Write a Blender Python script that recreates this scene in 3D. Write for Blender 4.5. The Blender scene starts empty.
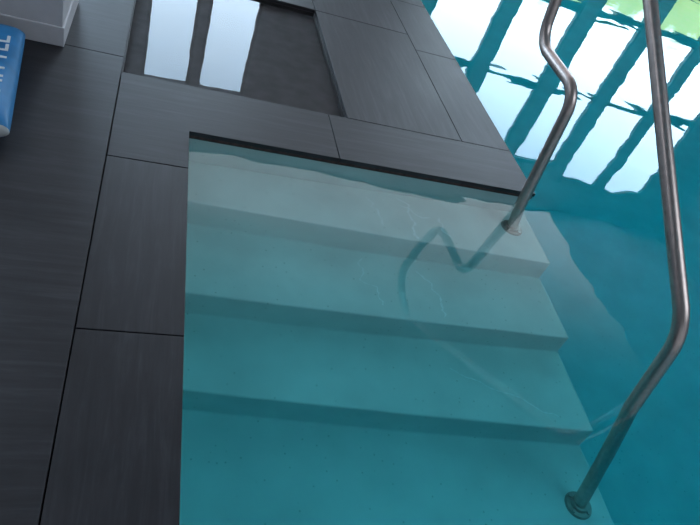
import bpy, bmesh, math, random
from mathutils import Matrix, Vector
random.seed(4)
h=1.5
XL=.125*h; XR=1.285*h; YN=1.56*h
SX0=-.072*h; SX1=.645*h; SY0=1.81*h; SY1=2.67*h
WZ=-.03
YB=10.0; XB=12.0
S=bpy.context.scene
S.view_settings.view_transform='Standard'
col=S.collection

# ---------------- materials
def mat(name):
    m=bpy.data.materials.new(name); m.use_nodes=True
    nt=m.node_tree; b=nt.nodes['Principled BSDF']
    return m,nt,b
def N(nt,t,**kw):
    n=nt.nodes.new(t)
    for k,v in kw.items(): n.inputs[k].default_value=v
    return n
def ramp(nt,stops):
    r=nt.nodes.new('ShaderNodeValToRGB'); e=r.color_ramp.elements
    while len(e)<len(stops): e.new(.5)
    for i,(p,c) in enumerate(stops): e[i].position=p; e[i].color=(*c,1)
    return r
def mult(nt,a,b):
    mx=nt.nodes.new('ShaderNodeMix'); mx.data_type='RGBA'; mx.blend_type='MULTIPLY'; mx.inputs[0].default_value=1
    nt.links.new(a,mx.inputs[6]); nt.links.new(b,mx.inputs[7]); return mx.outputs[2]
def simple(name,c,rough=.5,metal=0,noise=0,scale=20,bump=0,specks=False):
    m,nt,b=mat(name)
    b.inputs['Roughness'].default_value=rough; b.inputs['Metallic'].default_value=metal
    tc=nt.nodes.new('ShaderNodeTexCoord'); n=N(nt,'ShaderNodeTexNoise',Scale=scale,Detail=5)
    nt.links.new(tc.outputs['Object'],n.inputs['Vector'])
    lo=tuple(max(0,x*(1-noise)) for x in c); hi=tuple(min(1,x*(1+noise)) for x in c)
    r=ramp(nt,[(.3,lo),(.7,hi)]); nt.links.new(n.outputs[0],r.inputs[0]); outc=r.outputs[0]
    if specks:
        v=N(nt,'ShaderNodeTexVoronoi',Scale=24); nt.links.new(tc.outputs['Object'],v.inputs['Vector'])
        r2=ramp(nt,[(.04,(.72,.72,.70)),(.12,(1,1,1))]); nt.links.new(v.outputs['Distance'],r2.inputs[0])
        outc=mult(nt,outc,r2.outputs[0])
    nt.links.new(outc,b.inputs['Base Color'])
    if bump:
        bp=N(nt,'ShaderNodeBump',Strength=bump,Distance=.005); nt.links.new(n.outputs[0],bp.inputs['Height']); nt.links.new(bp.outputs[0],b.inputs['Normal'])
    return m
def plank(name,stretch):
    m,nt,b=mat(name)
    tc=nt.nodes.new('ShaderNodeTexCoord'); at=nt.nodes.new('ShaderNodeAttribute'); at.attribute_name='tone'
    mp=nt.nodes.new('ShaderNodeMapping'); mp.inputs['Scale'].default_value=stretch
    nt.links.new(tc.outputs['Object'],mp.inputs['Vector'])
    add=nt.nodes.new('ShaderNodeVectorMath'); add.operation='ADD'
    sc=nt.nodes.new('ShaderNodeVectorMath'); sc.operation='SCALE'; sc.inputs['Scale'].default_value=30
    nt.links.new(at.outputs['Color'],sc.inputs[0]); nt.links.new(mp.outputs[0],add.inputs[0]); nt.links.new(sc.outputs[0],add.inputs[1])
    n=N(nt,'ShaderNodeTexNoise',Scale=1.0,Detail=8,Roughness=.65,Distortion=.6); nt.links.new(add.outputs[0],n.inputs['Vector'])
    n2=N(nt,'ShaderNodeTexNoise',Scale=2.6,Detail=7,Roughness=.65); nt.links.new(tc.outputs['Object'],n2.inputs['Vector'])
    r=ramp(nt,[(.34,(.0125,.012,.0155)),(.52,(.0195,.019,.024)),(.70,(.035,.034,.041))]); nt.links.new(n.outputs[0],r.inputs[0])
    r2=ramp(nt,[(.3,(.60,.60,.62)),(.7,(1.4,1.35,1.3))]); nt.links.new(n2.outputs[0],r2.inputs[0])
    nt.links.new(mult(nt,r.outputs[0],r2.outputs[0]),b.inputs['Base Color'])
    rr=nt.nodes.new('ShaderNodeMapRange'); rr.inputs[3].default_value=.38; rr.inputs[4].default_value=.60
    nt.links.new(n2.outputs[0],rr.inputs[0]); nt.links.new(rr.outputs[0],b.inputs['Roughness'])
    bp=N(nt,'ShaderNodeBump',Strength=.35,Distance=.0018); nt.links.new(n.outputs[0],bp.inputs['Height']); nt.links.new(bp.outputs[0],b.inputs['Normal'])
    return m
M_py=plank('plank_tile_along',(34,2.6,10)); M_px=plank('plank_tile_across',(2.6,34,10))
M_grout=simple('dark_grout',(.012,.011,.011),.9,0,.4)
M_rust=simple('brown_edge_bedding',(.07,.035,.03),.8,0,.5,60)
M_plaster=simple('pool_plaster',(.82,.80,.77),.8,0,.07,4,0,True)
M_streak=simple('painted_light_streak',(.95,.93,.92),.7,0,.04,30)  # near-white colour imitating streaks of light on the treads
M_white=simple('white_paint',(.60,.58,.60),.6,0,.04)
M_wall=simple('wall_paint',(.20,.21,.23),.8,0,.1,3)
M_ceil=simple('ceiling_paint',(.40,.42,.45),.8,0,.03,3)
M_frame=simple('dark_window_frame',(.02,.022,.025),.5,0,.1)
M_dark=simple('basin_dark_tile',(.038,.034,.036),.4,0,.4,14)
M_steel=simple('brushed_steel',(.48,.40,.37),.38,1,.10,40)
M_blue=simple('sack_blue_print',(.02,.22,.50),.45,0,.15,12)
M_lab=simple('sack_white_print',(.75,.8,.85),.5,0,.05)
M_grey=simple('sack_paper',(.5,.52,.52),.6,0,.1,20)

def water(name,absorb,bs,scale,sig=None):
    m,nt,b=mat(name); nt.nodes.remove(b); out=nt.nodes['Material Output']
    g=nt.nodes.new('ShaderNodeBsdfGlass'); g.inputs['IOR'].default_value=1.333; g.inputs['Roughness'].default_value=0
    g.inputs['Color'].default_value=(1,1,1,1)
    tc=nt.nodes.new('ShaderNodeTexCoord')
    n=N(nt,'ShaderNodeTexNoise',Scale=scale,Detail=2.4,Roughness=.42,Distortion=.5); nt.links.new(tc.outputs['Object'],n.inputs['Vector'])
    bp=N(nt,'ShaderNodeBump',Strength=1.0,Distance=bs); nt.links.new(n.outputs[0],bp.inputs['Height']); nt.links.new(bp.outputs[0],g.inputs['Normal'])
    nt.links.new(g.outputs[0],out.inputs['Surface'])
    if absorb:
        v=nt.nodes.new('ShaderNodeVolumeAbsorption'); v.inputs['Color'].default_value=sig; v.inputs['Density'].default_value=1.3
        nt.links.new(v.outputs[0],out.inputs['Volume'])
    return m
M_water=water('pool_water',True,.0042,1.5,(.0,.855,.895,1))
M_spaw=water('basin_water',False,.0012,2)

def daylight(name,strength,green=True,grad=None):
    m,nt,b=mat(name); nt.nodes.remove(b); out=nt.nodes['Material Output']
    e=nt.nodes.new('ShaderNodeEmission'); tc=nt.nodes.new('ShaderNodeTexCoord')
    sp=nt.nodes.new('ShaderNodeSeparateXYZ'); nt.links.new(tc.outputs['Object'],sp.inputs[0])
    e.inputs['Strength'].default_value=strength
    n=N(nt,'ShaderNodeTexNoise',Scale=1.6,Detail=8,Roughness=.7); nt.links.new(tc.outputs['Object'],n.inputs['Vector'])
    ma=nt.nodes.new('ShaderNodeMath'); ma.operation='MULTIPLY_ADD'; ma.inputs[1].default_value=1.8
    nt.links.new(n.outputs[0],ma.inputs[0]); nt.links.new(sp.outputs[2],ma.inputs[2])
    if green:
        r=ramp(nt,[(.0,(.05,.09,.03)),(.30,(.15,.24,.09)),(.38,(.66,.84,1.0)),(1.0,(.54,.76,1.0))])
        mr=nt.nodes.new('ShaderNodeMapRange'); mr.inputs[1].default_value=.3; mr.inputs[2].default_value=5.0
        nt.links.new(ma.outputs[0],mr.inputs[0]); nt.links.new(mr.outputs[0],r.inputs[0])
        nt.links.new(r.outputs[0],e.inputs['Color'])
    else: e.inputs['Color'].default_value=(.78,.88,1,1)
    if grad:  # translucent roof sheet, brighter towards the facade
        e.inputs['Color'].default_value=(.92,.93,1,1)
        mr=nt.nodes.new('ShaderNodeMapRange'); mr.interpolation_type='SMOOTHSTEP'
        mr.inputs[1].default_value=grad[0]; mr.inputs[2].default_value=grad[1]; mr.inputs[3].default_value=.15; mr.inputs[4].default_value=strength
        nt.links.new(sp.outputs[1],mr.inputs[0]); nt.links.new(mr.outputs[0],e.inputs['Strength'])
    nt.links.new(e.outputs[0],out.inputs['Surface']); return m
M_day=daylight('window_daylight',8.5)
M_skyfill=daylight('skylight_fill',3.8,False)  # glow for the added rooflights, fill light on pool and deck
M_roof=daylight('translucent_roof_sheet',2.3,False,(5.0,9.6))
M_frontfill=daylight('front_window_fill',.7,False)  # weak fill glow for the windows added behind the camera

# ---------------- mesh helpers
def obj(name,bm,mats,parent=None,smooth=False):
    me=bpy.data.meshes.new(name); bm.normal_update(); bm.to_mesh(me); bm.free()
    for m in mats: me.materials.append(m)
    if smooth:
        for p in me.polygons: p.use_smooth=True
    o=bpy.data.objects.new(name,me); col.objects.link(o)
    if parent: o.parent=parent
    return o
def box(bm,x0,x1,y0,y1,z0,z1,mi=0,bev=0):
    v=[bm.verts.new(p) for p in [(x0,y0,z0),(x1,y0,z0),(x1,y1,z0),(x0,y1,z0),(x0,y0,z1),(x1,y0,z1),(x1,y1,z1),(x0,y1,z1)]]
    fs=[bm.faces.new([v[i] for i in f]) for f in [(3,2,1,0),(4,5,6,7),(0,1,5,4),(1,2,6,5),(2,3,7,6),(3,0,4,7)]]
    for f in fs: f.material_index=mi
    return fs
def prism(bm,P,z0,z1,mi=0):
    A=[bm.verts.new((p[0],p[1],z1)) for p in P]; B=[bm.verts.new((p[0],p[1],z0)) for p in P]
    fs=[bm.faces.new(A),bm.faces.new(B[::-1])]; n=len(P)
    for k in range(n):
        j=(k+1)%n; fs.append(bm.faces.new([A[k],B[k],B[j],A[j]]))
    for f in fs: f.material_index=mi
    return fs
def boxes(name,L,mats,parent=None,bev=0):
    bm=bmesh.new()
    for b in L: box(bm,*b)
    o=obj(name,bm,mats,parent)
    if bev:
        md=o.modifiers.new('bevel','BEVEL'); md.width=bev; md.segments=2
    return o
def empty(name):
    e=bpy.data.objects.new(name,None); col.objects.link(e); return e

# ---------------- floor paving
T=[]
L=.561*h
yy=.821*h
while yy>-5: yy-=L
while yy<1.38*h-.01:
    T.append((SX0,XL+.008,yy,min(yy+L,1.382*h),0)); yy+=L
T.append((.577*h,XR+.008,YN-.008,SY0,1))
e=[SY0,2.52*h]
while e[-1]<YB: e.append(e[-1]+L)
for a,b in zip(e[:-1],e[1:]): T.append((1.085*h,XR+.008,a,min(b,YB),0))
e=[SY0,2.67*h]
while e[-1]<YB: e.append(e[-1]+L*1.5)
for a,b in zip(e[:-1],e[1:]): T.append((SX1,1.085*h,a,min(b,YB),0))
e=[SY1]
while e[-1]<YB: e.append(e[-1]+.4*h)
for a,b in zip(e[:-1],e[1:]):
    T.append((SX0,.29*h,a,min(b,YB),1)); T.append((.29*h,SX1,a,min(b,YB),1))
W=.62*h; x=SX0; k=0
while x>-6:
    yy=-5-(.3 if k%2 else 1.0)
    while yy<YB:
        T.append((max(x-W,-6),x,max(yy,-5),min(yy+2.95,YB),1)); yy+=2.95
    x-=W; k+=1
bm=bmesh.new(); tl=bm.loops.layers.color.new('tone')
g=.0022
def tone(fs):
    t=random.random(); t2=random.random()
    for f in fs:
        for l in f.loops: l[tl]=(t,t2,.5,1)
for (x0,x1,y0,y1,mi) in T:
    if x1-x0<.02 or y1-y0<.02: continue
    tone(box(bm,x0+g,x1-g,y0+g,y1-g,-.02,0,mi))
tone(prism(bm,[(SX0+g,1.382*h+g),(XL+.008-g,1.382*h+g),(XL+.008-g,YN-.008+g),(.577*h-g,YN-.008+g),(.577*h-g,SY0-g),(SX0+g,SY0-g)],-.02,0,1))
floor=obj('floor',bm,[M_py,M_px])
md=floor.modifiers.new('bevel','BEVEL'); md.width=.0015; md.segments=2
i=.012
boxes('floor_bed',[(-6,SX0-i,-5,YB,-.35,-.021),(SX0-i,XL-i,-5,SY0-i,-.35,-.021),(XL-i,XR-i,YN+i,SY0-i,-.35,-.021),
      (SX1+i,XR-i,SY0-i,YB,-.35,-.021),(SX0-i,SX1+i,SY1+i,YB,-.35,-.021)],[M_grout]).parent=floor
boxes('trim_1',[(XL,XR,YN-.003,YN+.02,WZ-.012,-.0205),(XL-.02,XL+.003,-5,YN,WZ-.012,-.0205)],[M_rust])

# ---------------- pool shell + steps
pool=empty('swimming_pool')
D=-1.45
boxes('pool_shell',[(-.1,XL,-5,YN+.3,D,-.022),(XL-.001,XR,YN,YN+.3,D,-.0225),(XR-.25,XR,YN+.3,9.8,D,-.022),
     (-.1,11.8,-5.2,9.9,D-.15,D),(XR,11.8,9.6,9.9,D,-.02),(11.5,11.8,-5,9.6,D,-.02),(-.1,11.8,-5.2,-5,D,-.02)],[M_plaster],pool)
eL=[YN+.001,1.38*h,1.125*h,.895*h,.59*h,.36*h,.10*h]
eR=[YN+.001,1.313*h,1.065*h,.79*h,.51*h,.26*h,0]
deps=[.225,.415,.585,.755,.925,1.10]
def prof(e):
    p=[]
    for k in range(6):
        p.append((e[k],WZ-deps[k])); p.append((e[k+1],WZ-deps[k]))
    return p+[(e[6],D-.001),(YN+.001,D-.001)]
pL,pR=prof(eL),prof(eR)
XE=XR+.02
bm=bmesh.new()
A=[bm.verts.new((XL-.001,p[0],p[1])) for p in pL]; B=[bm.verts.new((XE,p[0],p[1])) for p in pR]
bm.faces.new(A[::-1]); bm.faces.new(B)
for k in range(len(pL)):
    j=(k+1)%len(pL); bm.faces.new([A[k],A[j],B[j],B[k]])
bmesh.ops.recalc_face_normals(bm,faces=bm.faces)
o=obj('pool_steps',bm,[M_plaster],pool)
md=o.modifiers.new('bevel','BEVEL'); md.width=.008; md.segments=3; md.limit_method='ANGLE'
bm=bmesh.new()
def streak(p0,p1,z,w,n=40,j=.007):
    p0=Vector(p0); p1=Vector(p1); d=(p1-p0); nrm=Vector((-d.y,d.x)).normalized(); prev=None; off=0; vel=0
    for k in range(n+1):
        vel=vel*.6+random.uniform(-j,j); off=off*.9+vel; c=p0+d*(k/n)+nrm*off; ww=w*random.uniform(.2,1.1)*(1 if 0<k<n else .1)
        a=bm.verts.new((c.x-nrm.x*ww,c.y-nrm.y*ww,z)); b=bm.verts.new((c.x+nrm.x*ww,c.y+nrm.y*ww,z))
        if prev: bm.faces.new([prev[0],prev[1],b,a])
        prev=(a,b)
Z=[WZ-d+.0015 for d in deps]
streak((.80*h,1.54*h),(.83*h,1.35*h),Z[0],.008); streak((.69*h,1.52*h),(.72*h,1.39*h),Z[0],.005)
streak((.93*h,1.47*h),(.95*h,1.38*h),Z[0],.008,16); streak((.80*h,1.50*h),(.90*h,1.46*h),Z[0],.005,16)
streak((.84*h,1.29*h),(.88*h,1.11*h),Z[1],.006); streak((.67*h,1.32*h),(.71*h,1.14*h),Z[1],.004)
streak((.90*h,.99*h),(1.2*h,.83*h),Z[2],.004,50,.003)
obj('light_streaks',bm,[M_streak],pool)  # light streaks on the treads, modelled as pale ribbons
e=.03
bm=bmesh.new()
prism(bm,[(XL-e,-5.05),(11.55,-5.05),(11.55,9.65),(XR-e,9.65),(XR-e,YN+e),(XL-e,YN+e)],D-.02,WZ)
bmesh.ops.recalc_face_normals(bm,faces=bm.faces)
obj('pool_water',bm,[M_water],pool)

# ---------------- basin
spa=empty('plunge_basin')
bd=-.085
boxes('basin_shell',[(SX0-.01,SX1+.01,SY0-.01,SY1+.01,bd-.04,bd),(SX0-.011,SX0+.003,SY0,SY1,bd,-.021),(SX1-.003,SX1+.011,SY0,SY1,bd,-.021),
   (SX0,SX1,SY0-.011,SY0+.003,bd,-.021),(SX0,SX1,SY1-.003,SY1+.011,bd,-.021)],[M_dark],spa)
boxes('basin_water',[(SX0-.004,SX1+.004,SY0-.004,SY1+.004,bd-.01,-.022)],[M_spaw],spa)

# ---------------- handrail
rail=empty('pool_handrail')
def fillet(P,r,n=12):
    out=[P[0]]
    for a,b,c,rr in zip(P[:-2],P[1:-1],P[2:],r):
        a,b,c=Vector(a),Vector(b),Vector(c)
        u=(a-b).normalized(); v=(c-b).normalized(); ang=u.angle(v)
        d=min(rr/math.tan(ang/2),(a-b).length*.48,(c-b).length*.48); R=d*math.tan(ang/2)
        cen=b+(u+v).normalized()*(R/math.sin(ang/2))
        s=(b+u*d-cen); q=(b+v*d-cen); tot=s.angle(q)
        for k in range(n+1):
            f=k/n; w=(s*math.sin((1-f)*tot)+q*math.sin(f*tot))/math.sin(tot); out.append(tuple(cen+w))
    out.append(P[-1]); return out
xr=1.21*h
z1=WZ-deps[0]; z4=WZ-deps[3]
Q=[(1.47*h,z1),(1.557*h,.378*h),(1.865*h,.388*h),(1.985*h,.80*h),(1.73*h,.833*h),(.762*h,.218*h),(.617*h,z4)]
Q=[(xr,a,b) for a,b in Q]
pts=fillet(Q,[.13,.15,.2,.2,.22])
cu=bpy.data.curves.new('tube','CURVE'); cu.dimensions='3D'; cu.bevel_depth=.0275; cu.bevel_resolution=8; cu.use_fill_caps=True
sp=cu.splines.new('POLY'); sp.points.add(len(pts)-1)
for k,p in enumerate(pts): sp.points[k].co=(*p,1)
sp.use_smooth=True
cu.materials.append(M_steel)
o=bpy.data.objects.new('tube',cu); col.objects.link(o); o.parent=rail
def flange(name,x,y,z):
    bm=bmesh.new()
    bmesh.ops.create_cone(bm,cap_ends=True,segments=40,radius1=.058,radius2=.053,depth=.012,matrix=Matrix.Translation((x,y,z+.006)))
    bmesh.ops.create_cone(bm,cap_ends=True,segments=32,radius1=.037,radius2=.033,depth=.02,matrix=Matrix.Translation((x,y,z+.02)))
    for a in range(4):
        an=a*math.pi/2+.6
        bmesh.ops.create_cone(bm,cap_ends=True,segments=6,radius1=.008,radius2=.008,depth=.008,matrix=Matrix.Translation((x+.045*math.cos(an),y+.045*math.sin(an),z+.016)))
    obj(name,bm,[M_steel],rail)
flange('base_flange_1',xr,1.47*h,z1); flange('base_flange_2',xr,.617*h,z4)

# ---------------- sack
bag=empty('adhesive_sack')
bm=bmesh.new()
hx,hy,hz=.21,.36,.072; nu,nv=28,40
def top(u,v):
    a=max(0,1-abs(u)**5)**.4; b=max(0,1-abs(v)**6)**.45
    return a*b*(1+.05*math.sin(5*u+2*v)+.04*math.cos(7*v))
for sgn in (1,-1):
    G=[]
    for i_ in range(nu+1):
        u=math.sin(math.pi/2*(2*i_/nu-1)); row=[]
        for j in range(nv+1):
            v=math.sin(math.pi/2*(2*j/nv-1)); row.append(bm.verts.new((hx*u,hy*v,hz*(1+sgn*top(u,v)*(1 if sgn>0 else .98)))))
        G.append(row)
    for i_ in range(nu):
        for j in range(nv):
            f=bm.faces.new([G[i_][j],G[i_+1][j],G[i_+1][j+1],G[i_][j+1]])
            f.material_index=0 if .07<(j+.5)/nv<.93 else 1
bmesh.ops.remove_doubles(bm,verts=bm.verts,dist=1e-4)
bmesh.ops.recalc_face_normals(bm,faces=bm.faces)
obj('sack_body',bm,[M_blue,M_grey],bag,True)
def text(s,size,x,y,z,mt):
    c=bpy.data.curves.new('print','FONT'); c.body=s; c.size=size; c.extrude=.001
    c.materials.append(mt); o=bpy.data.objects.new('print_'+s.lower(),c); col.objects.link(o)
    o.location=(x,y,z); o.rotation_euler=(0,0,math.pi/2); o.parent=bag
text('MITTEL',.13,.172,-.24,.150,M_lab)
text('FLEX',.16,.02,-.25,.152,M_lab)
bag.location=(-.317*h-.19,1.560*h,.001); bag.rotation_euler=(0,0,math.radians(6))

# ---------------- white pillar
boxes('pillar',[(-.62*h,-.245*h,1.885*h,2.2*h,0,5.2),(-.625*h,-.24*h,1.88*h,2.205*h,0,.09)],[M_white],None,.004)

# ---------------- room shell with windows
H=5.2
def wall_y(name,y0,y1,x0,x1,wins):
    Ls=[]; x=x0
    for (a,b,c,d) in wins:
        Ls.append((x,a,y0,y1,-.02,H)); Ls.append((a,b,y0,y1,-.02,c)); Ls.append((a,b,y0,y1,d,H)); x=b
    Ls.append((x,x1,y0,y1,-.02,H))
    boxes(name,Ls,[M_wall])
def window(n,xa,xb,za,zb,y,m,bars=(),vb=(),f=.05,bw=.04):
    w=empty('window_%d'%n)
    boxes('glazing',[(xa,xb,y+.12,y+.13,za,zb)],[m],w)
    Ls=[(xa,xa+f,y+.02,y+.1,za,zb),(xb-f,xb,y+.02,y+.1,za,zb),(xa,xb,y+.021,y+.099,za,za+f),(xa,xb,y+.021,y+.099,zb-f,zb)]
    for z in bars: Ls.append((xa,xb,y+.03,y+.09,z-bw,z+bw))
    for x in vb: Ls.append((x-.04,x+.04,y+.03,y+.09,za,zb))
    boxes('frame',Ls,[M_frame],w)
wins=[(-5,-3.2,.8,4.8),(-2.9,-1.1,.8,4.8),(-.1,.66,.3,4.05),(.79,1.6,.3,4.05),(4.3,5.5,.25,3.2),(5.75,6.95,.25,3.9),(7.25,8.3,.25,4.2),(8.55,9.65,.25,4.5),(9.85,10.9,.25,4.5)]  # leftmost pair added out of view for more light from the back
wall_y('wall_back',YB,YB+.2,-6,XB,wins)
for k,w in enumerate(wins):
    window(k+1,*w,YB,M_day,bars=((1.2,) if k in(2,3) else (1.0,2.5)),bw=(.04 if k<4 else .07))  # the leftmost pair are added windows, out of view
boxes('wall_left',[(-6.2,-6,-5.2,YB+.2,-.02,H)],[M_wall])
boxes('wall_right',[(XB,XB+.2,-5.2,YB+.2,-.02,H)],[M_wall])
fw=[(-4,-1,.4,4.2),(0,4,.4,4.2),(5,9,.4,4.2)]  # unseen windows added behind the camera as fill light
wall_y('wall_front',-5.2,-5,-6,XB,fw)
for k,w in enumerate(fw):
    window(10+k,*w,-5.16,M_frontfill,bars=(2.0,),vb=((w[0]+w[1])/2,))  # added fill windows, numbered from window_10
def ceil_rects(x0,x1,y0,y1,holes):
    xs=sorted({x0,x1,*[q for hh in holes for q in hh[:2]]}); ys=sorted({y0,y1,*[q for hh in holes for q in hh[2:]]})
    out=[]
    for a,b in zip(xs[:-1],xs[1:]):
        for c,d in zip(ys[:-1],ys[1:]):
            mx,my=(a+b)/2,(c+d)/2
            if not any(q[0]<mx<q[1] and q[2]<my<q[3] for q in holes): out.append((a,b,c,d,H,H+.2))
    return out
holes=[(3.0,9.0,-2.6,.7),(-5.7,-2.7,2,6.5),(-.5,8.8,4.6,9.9)]  # first two openings are added for fill light, last is the roof sheet
boxes('ceiling',ceil_rects(-6,XB,-5.2,YB+.2,holes),[M_ceil])
for k,(a,b,c,d) in enumerate(holes):
    w=empty('window_%d'%(13+k))  # first two are added fill rooflights, last is the roof sheet
    if k==2:
        boxes('roof_sheet',[(a,b,c,d,H+.005,H+.015)],[M_roof],w)
        continue
    boxes('fill_rooflight_pane',[(a,b,c,d,H+.15,H+.16)],[M_skyfill],w)  # added glowing pane, kept out of the water's reflections
    boxes('fill_rooflight_frame',[(a+q*(b-a)/4-.04,a+q*(b-a)/4+.04,c,d,H+.02,H+.1) for q in range(5)],[M_frame],w)

wd=bpy.data.worlds.new('World'); S.world=wd; wd.use_nodes=True
wd.node_tree.nodes['Background'].inputs[0].default_value=(.6,.75,1,1); wd.node_tree.nodes['Background'].inputs[1].default_value=1

# ---------------- camera
d1=Vector((-148,-632,629)).normalized(); d2=Vector((1750,216,629)); d2=(d2-d1*d2.dot(d1)).normalized(); up=d2.cross(d1)
right=Vector((d2[0],d1[0],up[0])); down=Vector((d2[1],d1[1],up[1])); fwd=Vector((d2[2],d1[2],up[2]))
M=Matrix.Identity(4)
for r_ in range(3):
    M[r_][0]=right[r_]; M[r_][1]=-down[r_]; M[r_][2]=-fwd[r_]
M[2][3]=h
cd=bpy.data.cameras.new('camera'); cd.sensor_width=36; cd.lens=629/700*36; cd.clip_start=.05
co=bpy.data.objects.new('camera',cd); col.objects.link(co); co.matrix_world=M
S.camera=co
